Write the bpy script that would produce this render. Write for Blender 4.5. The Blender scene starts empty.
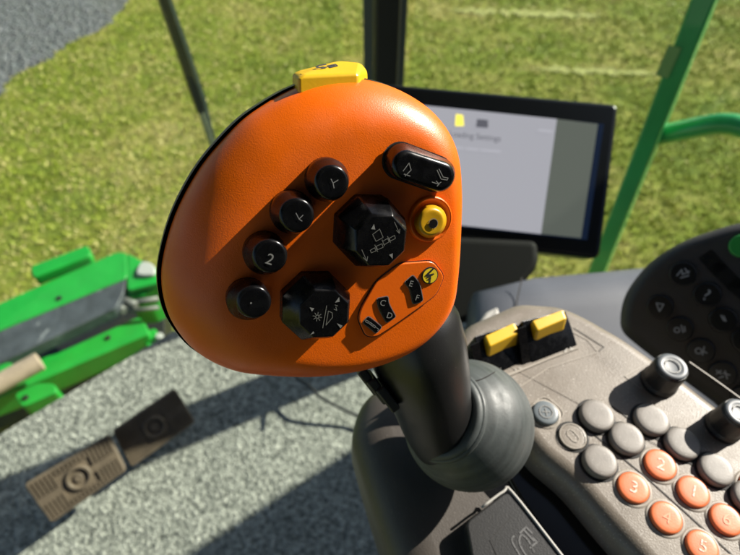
import bpy, bmesh, math, random
import numpy as np
from mathutils import Vector, Matrix, noise as mnoise
random.seed(7); rng = np.random.default_rng(7)
scene = bpy.context.scene
COL = scene.collection
R = math.radians
FPX = 556.0; PITCH = 50.0; CAMZ = 2.85; FLOOR = 1.75

# ------------------------------------------------------------------ camera
cam_d = bpy.data.cameras.new('camera'); cam = bpy.data.objects.new('camera', cam_d); COL.objects.link(cam)
cam.location = (0, 0, CAMZ); cam.rotation_euler = (R(90 - PITCH), 0, 0)
cam_d.sensor_width = 36; cam_d.lens = 36 * FPX / 740
cam_d.clip_start = 0.01; cam_d.clip_end = 3000
cam_d.dof.use_dof = True; cam_d.dof.focus_distance = 0.180; cam_d.dof.aperture_fstop = 15.0
scene.camera = cam
CR = Matrix.Rotation(R(90 - PITCH), 3, 'X'); CO = Vector((0, 0, CAMZ))
def ray(px, py): return CR @ Vector(((px - 370) / FPX, -(py - 277.5) / FPX, -1.0))
def W(px, py, d): return CO + ray(px, py) * d
def PP(px, py, p, n):
    r = ray(px, py); return CO + r * ((Vector(p) - CO).dot(n) / r.dot(n))
def PZ(px, py, z): return PP(px, py, Vector((0, 0, z)), Vector((0, 0, 1)))
def camdir(x, y, z): return (CR @ Vector((x, y, z))).normalized()

class Frame:
    """a working plane: local x, y and height h along the normal"""
    def __init__(s, o, n, xhint=None):
        s.o = Vector(o); s.n = Vector(n).normalized()
        xh = Vector(xhint) if xhint is not None else Vector((1, 0, 0))
        s.x = (xh - s.n * xh.dot(s.n)).normalized(); s.y = s.n.cross(s.x)
    def uv(s, px, py, h=0.0):
        p = PP(px, py, s.o + s.n * h, s.n) - s.o
        return (p.dot(s.x), p.dot(s.y))
    def w(s, u, v, h=0.0): return s.o + s.x * u + s.y * v + s.n * h
    def uvs(s, pts, h=0.0): return [s.uv(a, b, h) for a, b in pts]

# ------------------------------------------------------------------ objects
def tag(o, label=None, cat=None, group=None, kind=None):
    if label: o['label'] = label
    if cat: o['category'] = cat
    if group: o['group'] = group
    if kind: o['kind'] = kind
    return o
def empty(name, loc, label, cat, group=None):
    o = bpy.data.objects.new(name, None); o.location = loc; o.empty_display_size = .02
    COL.objects.link(o); tag(o, label, cat, group); return o
def wloc(o):
    v = Vector(o.location)
    while o.parent: o = o.parent; v += Vector(o.location)
    return v
def link(name, bm, mat, parent=None, smooth=False, bevel=0, seg=3, angle=35, recalc=True):
    """bm is in world coordinates; the object's origin is set to its own centre"""
    if recalc: bmesh.ops.recalc_face_normals(bm, faces=bm.faces)
    c = Vector((0, 0, 0))
    if bm.verts:
        for v in bm.verts: c += v.co
        c /= len(bm.verts)
    for v in bm.verts: v.co -= c
    me = bpy.data.meshes.new(name); bm.to_mesh(me); bm.free()
    o = bpy.data.objects.new(name, me); COL.objects.link(o)
    mats = mat if isinstance(mat, (list, tuple)) else [mat]
    for m in mats: me.materials.append(m)
    if parent: o.parent = parent; o.location = c - wloc(parent)
    else: o.location = c
    if smooth or bevel:
        me.polygons.foreach_set('use_smooth', [len(p.vertices) < 9 for p in me.polygons])
    if bevel:
        b = o.modifiers.new('bevel', 'BEVEL'); b.width = bevel; b.segments = seg
        b.limit_method = 'ANGLE'; b.angle_limit = R(angle); b.harden_normals = True
    return o
def smooth_poly(pts, n=6, closed=True):
    """Catmull-Rom resample of a closed 2-D outline"""
    out = []; N = len(pts)
    for i in range(N):
        p0, p1, p2, p3 = [Vector(pts[(i + k) % N]) for k in (-1, 0, 1, 2)]
        for j in range(n):
            t = j / n
            out.append(tuple(.5 * ((2 * p1) + (-p0 + p2) * t + (2 * p0 - 5 * p1 + 4 * p2 - p3) * t * t + (-p0 + 3 * p1 - 3 * p2 + p3) * t ** 3)))
    return out
def round_poly(pts, r, n=5):
    """rounds each corner of a polygon by radius r"""
    out = []; N = len(pts)
    for i in range(N):
        p, a, b = Vector(pts[i]), Vector(pts[i - 1]), Vector(pts[(i + 1) % N])
        da, db = (a - p), (b - p)
        rr = min(r, da.length * .45, db.length * .45)
        A = p + da.normalized() * rr; B = p + db.normalized() * rr
        for k in range(n + 1):
            t = k / n; out.append(tuple((1 - t) ** 2 * A + 2 * t * (1 - t) * p + t * t * B))
    return out
def circ(c, r, n=40, ph=0): return [(c[0] + r * math.cos(ph + 2 * math.pi * k / n), c[1] + r * math.sin(ph + 2 * math.pi * k / n)) for k in range(n)]
def capsule(a, b, r, n=12):
    a, b = Vector(a), Vector(b); d = math.atan2((b - a).y, (b - a).x); out = []
    for k in range(n + 1): t = d - math.pi / 2 + math.pi * k / n; out.append((b.x + r * math.cos(t), b.y + r * math.sin(t)))
    for k in range(n + 1): t = d + math.pi / 2 + math.pi * k / n; out.append((a.x + r * math.cos(t), a.y + r * math.sin(t)))
    return out
def loft(bm, loops, cap0=True, cap1=True):
    vs = [[bm.verts.new(p) for p in l] for l in loops]; N = len(vs[0])
    for a, b in zip(vs, vs[1:]):
        for i in range(N): bm.faces.new((a[i], a[(i + 1) % N], b[(i + 1) % N], b[i]))
    if cap0: bm.faces.new(vs[0][::-1])
    if cap1: bm.faces.new(vs[-1])
    return vs
def offset_poly(pts, d):
    """moves each vertex inward by d (outline assumed reasonably convex)"""
    N = len(pts); A = sum(pts[i][0] * pts[(i + 1) % N][1] - pts[(i + 1) % N][0] * pts[i][1] for i in range(N)); sg = 1 if A > 0 else -1
    out = []
    for i in range(N):
        a, p, b = Vector(pts[i - 1]), Vector(pts[i]), Vector(pts[(i + 1) % N])
        t = (b - a)
        if t.length < 1e-9: out.append(tuple(p)); continue
        t.normalize(); out.append((p.x - t.y * d * sg, p.y + t.x * d * sg))
    return out
def prism(bm, fr, poly, h0, h1, edge=0, seg=4):
    """solid between heights h0 and h1, the upper rim rounded by `edge`"""
    loops = [[fr.w(u, v, h0) for u, v in poly]]
    if edge:
        for k in range(seg + 1):
            a = math.pi / 2 * k / seg
            q = offset_poly(poly, edge * (1 - math.cos(a)))
            loops.append([fr.w(u, v, h1 - edge + edge * math.sin(a)) for u, v in q])
    else: loops.append([fr.w(u, v, h1) for u, v in poly])
    loft(bm, loops)
def tube(bm, pts, rad, n=10, cap=True):
    pts = [Vector(p) for p in pts]; rs = rad if isinstance(rad, (list, tuple)) else [rad] * len(pts)
    loops = []; up = None
    for i, p in enumerate(pts):
        t = (pts[min(i + 1, len(pts) - 1)] - pts[max(i - 1, 0)]).normalized()
        if up is None: up = t.orthogonal().normalized()
        up = (up - t * up.dot(t)).normalized(); sd = t.cross(up)
        loops.append([p + (up * math.cos(2 * math.pi * k / n) + sd * math.sin(2 * math.pi * k / n)) * rs[i] for k in range(n)])
    loft(bm, loops, cap, cap)
def crv(pts, n=8):
    """open Catmull-Rom curve"""
    P = [Vector(p) for p in pts]; P = [P[0] * 2 - P[1]] + P + [P[-1] * 2 - P[-2]]; out = []
    for i in range(1, len(P) - 2):
        p0, p1, p2, p3 = P[i - 1:i + 3]
        for j in range(n):
            t = j / n; out.append(.5 * ((2 * p1) + (-p0 + p2) * t + (2 * p0 - 5 * p1 + 4 * p2 - p3) * t * t + (-p0 + 3 * p1 - 3 * p2 + p3) * t ** 3))
    out.append(P[-2]); return out
def obox(bm, c, ax, ay, az, sx, sy, sz):
    vs = [bm.verts.new(c + ax * (sx / 2 * i) + ay * (sy / 2 * j) + az * (sz / 2 * k)) for i in (-1, 1) for j in (-1, 1) for k in (-1, 1)]
    for f in ((0, 1, 3, 2), (4, 6, 7, 5), (0, 4, 5, 1), (2, 3, 7, 6), (0, 2, 6, 4), (1, 5, 7, 3)): bm.faces.new([vs[i] for i in f])
def bar(bm, a, b, wx, wy, hint):
    a, b = Vector(a), Vector(b); d = (b - a).normalized(); x = (Vector(hint) - d * Vector(hint).dot(d)).normalized(); y = d.cross(x)
    obox(bm, (a + b) / 2, d, x, y, (b - a).length, wx, wy)
def strokes(bm, fr, lines, w, h):
    """thin printed lines; points in local frame coordinates"""
    for L in lines:
        for a, b in zip(L, L[1:]):
            a, b = Vector(a), Vector(b); d = b - a
            if d.length < 1e-7: continue
            d.normalize(); q = Vector((-d.y, d.x)) * w / 2; e = d * w * .3
            bm.faces.new([bm.verts.new(fr.w(p.x, p.y, h)) for p in (a - q - e, b - q + e, b + q + e, a + q - e)])
def flat(bm, fr, poly, h): bm.faces.new([bm.verts.new(fr.w(u, v, h)) for u, v in poly])
def text_bm(bm, fr, s, c, size, rot, h, sx=1.0):
    cu = bpy.data.curves.new('t', 'FONT'); cu.body = s; cu.size = 1; cu.align_x = 'CENTER'; cu.align_y = 'CENTER'
    o = bpy.data.objects.new('t', cu); COL.objects.link(o)
    dg = bpy.context.evaluated_depsgraph_get(); dg.update()
    me = o.evaluated_get(dg).to_mesh()
    xs = [v.co.x for v in me.vertices]; ys = [v.co.y for v in me.vertices]
    mx, my = (min(xs) + max(xs)) / 2, (min(ys) + max(ys)) / 2
    ca, sa = math.cos(rot), math.sin(rot); vs = []
    for v in me.vertices:
        x = (v.co.x - mx) * size * sx; y = (v.co.y - my) * size
        vs.append(bm.verts.new(fr.w(c[0] + x * ca - y * sa, c[1] + x * sa + y * ca, h)))
    for p in me.polygons:
        try: bm.faces.new([vs[i] for i in p.vertices])
        except ValueError: pass
    o.evaluated_get(dg).to_mesh_clear(); bpy.data.objects.remove(o); bpy.data.curves.remove(cu)

# ------------------------------------------------------------------ materials
def mat(name, col, rough=.5, metal=0, spec=.5, bump=None, var=None, coat=0, emit=None, estr=0, sss=0, speck=None, rvar=None):
    """bump=(scale,strength,dist)  var=(scale,amount) colour mottling  speck=(scale,thr,colour)"""
    m = bpy.data.materials.new(name); m.use_nodes = True; nt = m.node_tree; N = nt.nodes; L = nt.links
    b = N['Principled BSDF']; b.inputs['Base Color'].default_value = (*col, 1); b.inputs['Roughness'].default_value = rough
    b.inputs['Metallic'].default_value = metal; b.inputs['Specular IOR Level'].default_value = spec; b.inputs['Coat Weight'].default_value = coat
    tc = N.new('ShaderNodeTexCoord')
    def nz(scale, det=3, rg=.55):
        n = N.new('ShaderNodeTexNoise'); n.inputs['Scale'].default_value = scale; n.inputs['Detail'].default_value = det
        n.inputs['Roughness'].default_value = rg; L.new(tc.outputs['Object'], n.inputs['Vector']); return n
    last = None
    if var:
        n = nz(var[0], 5); r = N.new('ShaderNodeMapRange'); r.inputs[1].default_value = .3; r.inputs[2].default_value = .7
        r.inputs[3].default_value = 1 - var[1]; r.inputs[4].default_value = 1 + var[1]; L.new(n.outputs['Fac'], r.inputs[0])
        x = N.new('ShaderNodeVectorMath'); x.operation = 'SCALE'; x.inputs[0].default_value = col; L.new(r.outputs[0], x.inputs['Scale'])
        last = x.outputs[0]; L.new(last, b.inputs['Base Color'])
    if speck:
        n = nz(speck[0], 2); r = N.new('ShaderNodeMapRange'); r.inputs[1].default_value = speck[1]; r.inputs[2].default_value = speck[1] + .06
        L.new(n.outputs['Fac'], r.inputs[0]); mx = N.new('ShaderNodeMix'); mx.data_type = 'RGBA'
        L.new(r.outputs[0], mx.inputs['Factor']); mx.inputs['A'].default_value = (*col, 1); mx.inputs['B'].default_value = (*speck[2], 1)
        if last: L.new(last, mx.inputs['A'])
        last = mx.outputs['Result']; L.new(last, b.inputs['Base Color'])
    if rvar:
        n = nz(rvar[0], 4); r = N.new('ShaderNodeMapRange'); r.inputs[1].default_value = .35; r.inputs[2].default_value = .65
        r.inputs[3].default_value = rough - rvar[1]; r.inputs[4].default_value = rough + rvar[1]
        L.new(n.outputs['Fac'], r.inputs[0]); L.new(r.outputs[0], b.inputs['Roughness'])
    if bump:
        n = nz(bump[0], 2, .5); bp = N.new('ShaderNodeBump'); bp.inputs['Strength'].default_value = bump[1]; bp.inputs['Distance'].default_value = bump[2]
        L.new(n.outputs['Fac'], bp.inputs['Height']); L.new(bp.outputs[0], b.inputs['Normal'])
    if emit: b.inputs['Emission Color'].default_value = (*emit, 1); b.inputs['Emission Strength'].default_value = estr
    if sss: b.inputs['Subsurface Weight'].default_value = sss; b.inputs['Subsurface Radius'].default_value = (.004, .002, .001); b.inputs['Subsurface Scale'].default_value = 1
    return m
M = {}
M['orange'] = mat('orange_plastic', (.72, .120, .002), .38, spec=.45, bump=(2500, .25, .0003), var=(60, .05), rvar=(90, .07), coat=.0)
M['orange_flat'] = mat('orange_membrane', (.70, .115, .002), .36, bump=(1800, .1, .0003))
M['black_gloss'] = mat('black_glossy_plastic', (.003, .003, .0035), .26, spec=.35, bump=(900, .04, .0003), rvar=(300, .07), speck=(2600, .72, (.03, .03, .03)))
M['black'] = mat('black_plastic', (.010, .010, .011), .45, bump=(1500, .1, .0003), var=(80, .15))
M['black_shell'] = mat('black_shell_plastic', (.012, .012, .014), .35)
M['yellow'] = mat('yellow_plastic', (.62, .37, .005), .38, bump=(900, .08, .0003), var=(90, .06))
M['yellow_button'] = mat('ochre_button_plastic', (.50, .27, .006), .35, bump=(900, .08, .0003))
M['yellow_print'] = mat('yellow_print', (.72, .52, .02), .4)
M['rubber'] = mat('grey_rubber', (.062, .070, .068), .55, bump=(700, .12, .0004), var=(55, .35), rvar=(120, .1))
M['stick'] = mat('dark_grip_plastic', (.010, .010, .010), .36, bump=(1600, .12, .0003), var=(60, .25), speck=(1200, .72, (.10, .09, .08)))
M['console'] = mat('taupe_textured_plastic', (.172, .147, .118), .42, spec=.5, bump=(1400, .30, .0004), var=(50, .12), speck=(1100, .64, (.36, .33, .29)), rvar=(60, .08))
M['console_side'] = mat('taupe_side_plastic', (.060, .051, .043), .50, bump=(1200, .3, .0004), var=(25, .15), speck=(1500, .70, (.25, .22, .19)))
M['console_dark'] = mat('dark_recess_plastic', (.006, .006, .007), .2)
M['groove'] = mat('groove_shadow_gap', (.012, .011, .010), .7)
M['plate'] = mat('dark_tray_plastic', (.018, .018, .018), .4, bump=(1300, .2, .0004), speck=(1200, .70, (.08, .07, .06)))
M['grey_button'] = mat('grey_rubber_button', (.185, .168, .148), .5, bump=(1300, .2, .0003), var=(120, .12), speck=(1300, .68, (.4, .38, .35)))
M['orange_button'] = mat('salmon_orange_button', (.62, .145, .045), .42, bump=(1300, .15, .0003), var=(150, .12))
M['pale_ring'] = mat('pale_button_surround', (.27, .24, .20), .5, bump=(1300, .2, .0003))
M['legend'] = mat('grey_white_print', (.19, .19, .18), .5)
M['metal_print'] = mat('silver_print', (.14, .14, .125), .5)
M['legend_dim'] = mat('dim_grey_print', (.20, .20, .20), .5)
M['white_wear'] = mat('pale_worn_print', (.66, .54, .45), .5, speck=(700, .50, (.62, .20, .08)))
M['tray_print'] = mat('faint_tray_print', (.085, .085, .085), .5)
M['ink'] = mat('matt_black_ink', (.004, .004, .004), .9, spec=.1)
M['dark_print'] = mat('dark_print', (.02, .02, .02), .5)
M['keypad'] = mat('dark_keypad_plastic', (.040, .037, .036), .5, bump=(1200, .25, .0004), var=(40, .15))
M['key'] = mat('dark_round_key', (.008, .008, .009), .33, bump=(1300, .15, .0003))
M['green_key'] = mat('green_key', (.03, .30, .05), .4)
M['monitor'] = mat('monitor_black_casing', (.006, .006, .007), .30, bump=(600, .05, .0003))
M['bracket'] = mat('dark_brown_bracket', (.009, .008, .007), .7, spec=.2, bump=(500, .2, .0005))
M['ledge'] = mat('slate_grey_sill', (.10, .108, .125), .45, bump=(500, .2, .0005), var=(12, .1))
M['pale_trim'] = mat('pale_grey_trim', (.36, .35, .32), .5)
M['chrome'] = mat('worn_metal', (.5, .5, .48), .35, metal=.9)
M['pillar'] = mat('pillar_black_paint', (.012, .012, .013), .45, bump=(200, .1, .0005))
M['seal'] = mat('grey_window_seal', (.10, .12, .115), .55)
M['green'] = mat('green_machine_paint', (.012, .30, .035), .42, var=(9, .12), coat=.25, bump=(60, .06, .002))
M['green_rail'] = mat('green_rail_paint', (.035, .36, .11), .32, var=(7, .15), coat=.5)
M['flap'] = mat('worn_dark_rubber_flap', (.055, .062, .072), .55, var=(14, .35), speck=(26, .66, (.22, .23, .24)), bump=(60, .4, .004))
M['wood'] = mat('weathered_tan_pipe', (.36, .27, .20), .7, var=(20, .2))
M['pedal'] = mat('brown_pedal_rubber', (.130, .095, .066), .55, var=(40, .22), bump=(500, .3, .0006))
M['steel_black'] = mat('black_painted_steel', (.015, .015, .016), .4)
M['white_dirty'] = mat('dirty_white_plastic', (.40, .40, .38), .6)

def new_mat(name):
    m = bpy.data.materials.new(name); m.use_nodes = True; return m, m.node_tree.nodes, m.node_tree.links
def ramp(N, stops):
    r = N.new('ShaderNodeValToRGB'); e = r.color_ramp.elements
    while len(e) < len(stops): e.new(.5)
    for x, (p, c) in zip(e, stops): x.position = p; x.color = (*c, 1)
    return r
# grass ground, carpet, gravel, glass
def grass_mat():
    m, N, L = new_mat('mown_grass'); b = N['Principled BSDF']; b.inputs['Roughness'].default_value = .85; b.inputs['Specular IOR Level'].default_value = .2
    g = N.new('ShaderNodeNewGeometry')
    def nz(s, d, r=.6):
        n = N.new('ShaderNodeTexNoise'); n.inputs['Scale'].default_value = s; n.inputs['Detail'].default_value = d; n.inputs['Roughness'].default_value = r; L.new(g.outputs['Position'], n.inputs['Vector']); return n
    big = nz(.9, 6, .7); fine = nz(16, 8, .75)
    r1 = ramp(N, [(.30, (.09, .14, .014)), (.47, (.21, .25, .030)), (.60, (.34, .31, .08)), (.75, (.44, .36, .15))]); L.new(big.outputs['Fac'], r1.inputs['Fac'])
    r2 = ramp(N, [(.30, (.55, .60, .5)), (.5, (.95, .95, .95)), (.72, (1.4, 1.35, 1.3))]); L.new(fine.outputs['Fac'], r2.inputs['Fac'])
    mx = N.new('ShaderNodeMix'); mx.data_type = 'RGBA'; mx.blend_type = 'MULTIPLY'; mx.inputs['Factor'].default_value = 1
    L.new(r1.outputs[0], mx.inputs['A']); L.new(r2.outputs[0], mx.inputs['B']); L.new(mx.outputs['Result'], b.inputs['Base Color'])
    bp = N.new('ShaderNodeBump'); bp.inputs['Distance'].default_value = .05; bp.inputs['Strength'].default_value = .9
    L.new(fine.outputs['Fac'], bp.inputs['Height']); L.new(bp.outputs[0], b.inputs['Normal']); return m
def gravel_mat():
    m, N, L = new_mat('grey_gravel'); b = N['Principled BSDF']; b.inputs['Roughness'].default_value = .9
    g = N.new('ShaderNodeNewGeometry'); v = N.new('ShaderNodeTexVoronoi'); v.inputs['Scale'].default_value = 28; L.new(g.outputs['Position'], v.inputs['Vector'])
    n = N.new('ShaderNodeTexNoise'); n.inputs['Scale'].default_value = 9; n.inputs['Detail'].default_value = 6; L.new(g.outputs['Position'], n.inputs['Vector'])
    r = ramp(N, [(.3, (.08, .086, .11)), (.6, (.15, .16, .19)), (.8, (.27, .28, .30))]); L.new(n.outputs['Fac'], r.inputs['Fac'])
    mx = N.new('ShaderNodeMix'); mx.data_type = 'RGBA'; mx.blend_type = 'MULTIPLY'; mx.inputs['Factor'].default_value = .5
    L.new(r.outputs[0], mx.inputs['A']); L.new(v.outputs['Color'], mx.inputs['B'])
    hs = N.new('ShaderNodeHueSaturation'); hs.inputs['Saturation'].default_value = .15; L.new(mx.outputs['Result'], hs.inputs['Color']); L.new(hs.outputs[0], b.inputs['Base Color'])
    bp = N.new('ShaderNodeBump'); bp.inputs['Distance'].default_value = .03; L.new(v.outputs['Distance'], bp.inputs['Height']); L.new(bp.outputs[0], b.inputs['Normal']); return m
def carpet_mat():
    m, N, L = new_mat('looped_grey_carpet'); b = N['Principled BSDF']; b.inputs['Roughness'].default_value = .95; b.inputs['Specular IOR Level'].default_value = .1
    g = N.new('ShaderNodeNewGeometry')
    w = N.new('ShaderNodeTexNoise'); w.inputs['Scale'].default_value = 120; w.inputs['Detail'].default_value = 2; L.new(g.outputs['Position'], w.inputs['Vector'])
    ad = N.new('ShaderNodeVectorMath'); ad.operation = 'MULTIPLY_ADD'; ad.inputs[1].default_value = (.012, .012, .012); L.new(w.outputs['Color'], ad.inputs[0]); L.new(g.outputs['Position'], ad.inputs[2])
    v = N.new('ShaderNodeTexVoronoi'); v.inputs['Scale'].default_value = 150; L.new(ad.outputs[0], v.inputs['Vector'])
    n = N.new('ShaderNodeTexNoise'); n.inputs['Scale'].default_value = 85; n.inputs['Detail'].default_value = 5; n.inputs['Roughness'].default_value = .7; L.new(ad.outputs[0], n.inputs['Vector'])
    r = ramp(N, [(.28, (.07, .075, .072)), (.5, (.36, .36, .32)), (.72, (.74, .72, .64))]); L.new(n.outputs['Fac'], r.inputs['Fac'])
    r2 = ramp(N, [(0, (1.1, 1.1, 1.1)), (.6, (.85, .85, .85)), (.95, (.35, .35, .36))]); L.new(v.outputs['Distance'], r2.inputs['Fac'])
    mx = N.new('ShaderNodeMix'); mx.data_type = 'RGBA'; mx.blend_type = 'MULTIPLY'; mx.inputs['Factor'].default_value = 1
    L.new(r.outputs[0], mx.inputs['A']); L.new(r2.outputs[0], mx.inputs['B']); L.new(mx.outputs['Result'], b.inputs['Base Color'])
    su = N.new('ShaderNodeMath'); su.operation = 'SUBTRACT'; L.new(n.outputs['Fac'], su.inputs[0]); L.new(v.outputs['Distance'], su.inputs[1])
    bp = N.new('ShaderNodeBump'); bp.inputs['Distance'].default_value = .006; bp.inputs['Strength'].default_value = .9; L.new(su.outputs[0], bp.inputs['Height']); L.new(bp.outputs[0], b.inputs['Normal']); return m
def glass_mat():
    m, N, L = new_mat('thin_window_glass'); N.remove(N['Principled BSDF']); out = N['Material Output']
    t = N.new('ShaderNodeBsdfTransparent'); t.inputs['Color'].default_value = (.90, .95, .91, 1)
    gl = N.new('ShaderNodeBsdfGlossy'); gl.inputs['Roughness'].default_value = .02
    g = N.new('ShaderNodeNewGeometry'); dt = N.new('ShaderNodeVectorMath'); dt.operation = 'DOT_PRODUCT'; L.new(g.outputs['Normal'], dt.inputs[0]); L.new(g.outputs['Incoming'], dt.inputs[1])
    def mth(op, a, b=None):
        n = N.new('ShaderNodeMath'); n.operation = op
        for i, v in enumerate((a, b)):
            if v is None: continue
            if hasattr(v, 'links'): L.new(v, n.inputs[i])
            else: n.inputs[i].default_value = v
        return n.outputs[0]
    c = mth('ABSOLUTE', dt.outputs['Value']); p5 = mth('POWER', mth('SUBTRACT', 1.0, c), 5.0)
    fac = mth('MINIMUM', mth('ADD', mth('MULTIPLY', p5, .6), .022), .35)
    mx = N.new('ShaderNodeMixShader'); L.new(fac, mx.inputs[0]); L.new(t.outputs[0], mx.inputs[1]); L.new(gl.outputs[0], mx.inputs[2]); L.new(mx.outputs[0], out.inputs['Surface']); return m
M['grass'] = grass_mat(); M['gravel'] = gravel_mat(); M['carpet'] = carpet_mat(); M['glass'] = glass_mat()

# ------------------------------------------------------------------ light
AZ, EL = 27.0, 32.5                      # azimuth from +x towards +y, elevation
S = Vector((math.cos(R(AZ)) * math.cos(R(EL)), math.sin(R(AZ)) * math.cos(R(EL)), math.sin(R(EL))))
sun_d = bpy.data.lights.new('sun', 'SUN'); sun_d.energy = 5.0; sun_d.angle = R(.53); sun_d.color = (1, .94, .84)
sun = bpy.data.objects.new('sun', sun_d); COL.objects.link(sun); sun.rotation_euler = S.to_track_quat('Z', 'Y').to_euler(); sun.location = S * 30
wd = bpy.data.worlds.new('World'); scene.world = wd; wd.use_nodes = True
wn = wd.node_tree; sk = wn.nodes.new('ShaderNodeTexSky'); sk.sky_type = 'NISHITA'; sk.sun_disc = False
sk.sun_elevation = R(EL); sk.sun_rotation = R(90 - AZ); wn.links.new(sk.outputs[0], wn.nodes['Background'].inputs['Color']); wn.nodes['Background'].inputs['Strength'].default_value = .055
scene.view_settings.view_transform = 'Standard'; scene.view_settings.look = 'None'; scene.view_settings.gamma = 1
scene.view_settings.use_curve_mapping = False; scene.view_settings.exposure = 1.15

Fv = Vector((-.68, .733, 0)).normalized(); Rv = Vector((Fv.y, -Fv.x, 0)); Zv = Vector((0, 0, 1))
def V(f, r, z): return Fv * f + Rv * r + Zv * z        # vehicle coordinates

# ------------------------------------------------------------------ ground
bm = bmesh.new(); bmesh.ops.create_grid(bm, x_segments=8, y_segments=8, size=900)
tag(link('ground', bm, M['grass']), kind='structure')
G = Frame((0, 0, .004), (0, 0, 1))
bm = bmesh.new()
edge = [(-90, 165), (-40, 120), (0, 87), (28, 70), (60, 50), (92, 32), (118, 12), (140, -8), (165, -40), (200, -80)]
pe = [G.uv(a, b) for a, b in edge]; out = []
for a, b in zip(pe, pe[1:]):
    for k in range(14):
        t = k / 14; x = a[0] + (b[0] - a[0]) * t; y = a[1] + (b[1] - a[1]) * t; q = mnoise.noise(Vector((x * 2.3, y * 2.3, 0))) * .16 + mnoise.noise(Vector((x * 8, y * 8, 3))) * .07
        out.append((x + q, y + q * .6))
flat(bm, G, out + [(-60, 80), (-90, 20), (-60, -10)], 0)
gv = link('gravel_track', bm, M['gravel']); tag(gv, kind='structure')
# windscreen reflections painted as pale strips lying on the grass
M['straw'] = mat('pale_reflection_grass', (.33, .33, .10), .9, var=(14, .35), bump=(30, .8, .03))
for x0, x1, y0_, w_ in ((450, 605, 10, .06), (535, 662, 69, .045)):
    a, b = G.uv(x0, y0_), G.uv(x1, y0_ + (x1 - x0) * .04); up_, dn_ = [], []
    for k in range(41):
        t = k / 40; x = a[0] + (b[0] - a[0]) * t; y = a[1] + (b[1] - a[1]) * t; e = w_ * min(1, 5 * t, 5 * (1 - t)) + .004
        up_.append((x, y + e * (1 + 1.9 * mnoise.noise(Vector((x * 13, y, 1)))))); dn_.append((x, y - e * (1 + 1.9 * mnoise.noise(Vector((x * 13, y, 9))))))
    bm = bmesh.new(); flat(bm, G, up_ + dn_[::-1], .004); tag(link('reflection_strip', bm, M['straw']), kind='structure')
# tufts of grass blades: ground cover
def inside_gravel(x, y):
    c = False; n = len(out)
    P = out + [(-60, 80), (-90, 20), (-60, -10)]; n = len(P); j = n - 1
    for i in range(n):
        if (P[i][1] > y) != (P[j][1] > y) and x < (P[j][0] - P[i][0]) * (y - P[i][1]) / (P[j][1] - P[i][1]) + P[i][0]: c = not c
        j = i
    return c
verts = []; faces = []; mi = []
def gz(x0, x1, y, w): a, b = G.uv(x0, y), G.uv(x1, y); return (a[0], b[0], a[1], w)
streaks = [gz(430, 605, 10, .13), gz(520, 665, 68, .09), gz(430, 540, 50, .05)]  # blades here take the pale colour to carry windscreen reflections
for k in range(52000):
    y = 1.2 + 7.5 * random.random() ** .8; x = random.uniform(-.95, .95) * (y * .95 + 1.4)
    if inside_gravel(x, y): continue
    nv = mnoise.noise(Vector((x * .9, y * .9, 0))) + .5 * mnoise.noise(Vector((x * 3.1, y * 3.1, 5)))
    dry = random.random() < .30 + .5 * nv + (.30 if x < -.6 else 0)
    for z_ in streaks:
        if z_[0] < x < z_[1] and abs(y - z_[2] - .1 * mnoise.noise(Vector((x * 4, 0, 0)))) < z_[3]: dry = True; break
    for q in range(3):
        a = random.uniform(0, 6.283); hh = random.uniform(.012, .04) * (.7 if dry else 1); wv = random.uniform(.004, .009)
        ox, oy = x + random.gauss(0, .02), y + random.gauss(0, .02); lean = random.uniform(.2, 1.6) * hh; b_ = random.uniform(0, 6.283)
        i = len(verts)
        verts += [(ox - math.cos(a) * wv, oy - math.sin(a) * wv, 0), (ox + math.cos(a) * wv, oy + math.sin(a) * wv, 0), (ox + math.cos(b_) * lean, oy + math.sin(b_) * lean, hh)]
        faces.append((i, i + 1, i + 2)); mi.append(2 if dry else (0 if random.random() < .6 else 1))
me = bpy.data.meshes.new('grass_tufts'); me.from_pydata(verts, [], faces); me.polygons.foreach_set('material_index', mi)
for nm, c in (('blade_green', (.24, .29, .022)), ('blade_light', (.38, .40, .06)), ('blade_dry', (.52, .44, .17))): me.materials.append(mat(nm, c, .6, spec=.25))
go = bpy.data.objects.new('grass', me); COL.objects.link(go); tag(go, 'patchy mown grass with dry straw coloured patches outside the cab', 'grass', kind='stuff')

# ------------------------------------------------------------------ cab shell
FR = FLOOR
bm = bmesh.new(); fl = Frame((0, 0, FR), (0, 0, 1))
def fu(f, r): p = V(f, r, 0); return (p.x, p.y)
prism(bm, fl, [fu(.885, -1.1), fu(.90, -.4), fu(.875, .25), fu(.80, .80), fu(-1.2, .80), fu(-1.2, -1.1)], -.05, 0, .008)
tag(link('floor', bm, M['carpet'], smooth=False), kind='structure')
g = empty('windshield', V(.96, -.1, FR - .05), 'tall clear windscreen pane in front of the carpeted cab floor', 'windscreen')
bm = bmesh.new(); obox(bm, V(.96, -.2, FR + .75), Rv, Fv, Zv, 2.0, .005, 1.75); link('glass_pane', bm, M['glass'], g)
bm = bmesh.new(); obox(bm, V(.955, -.2, FR - .14), Rv, Fv, Zv, 2.0, .02, .03); link('lower_seal', bm, M['seal'], g)
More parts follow.
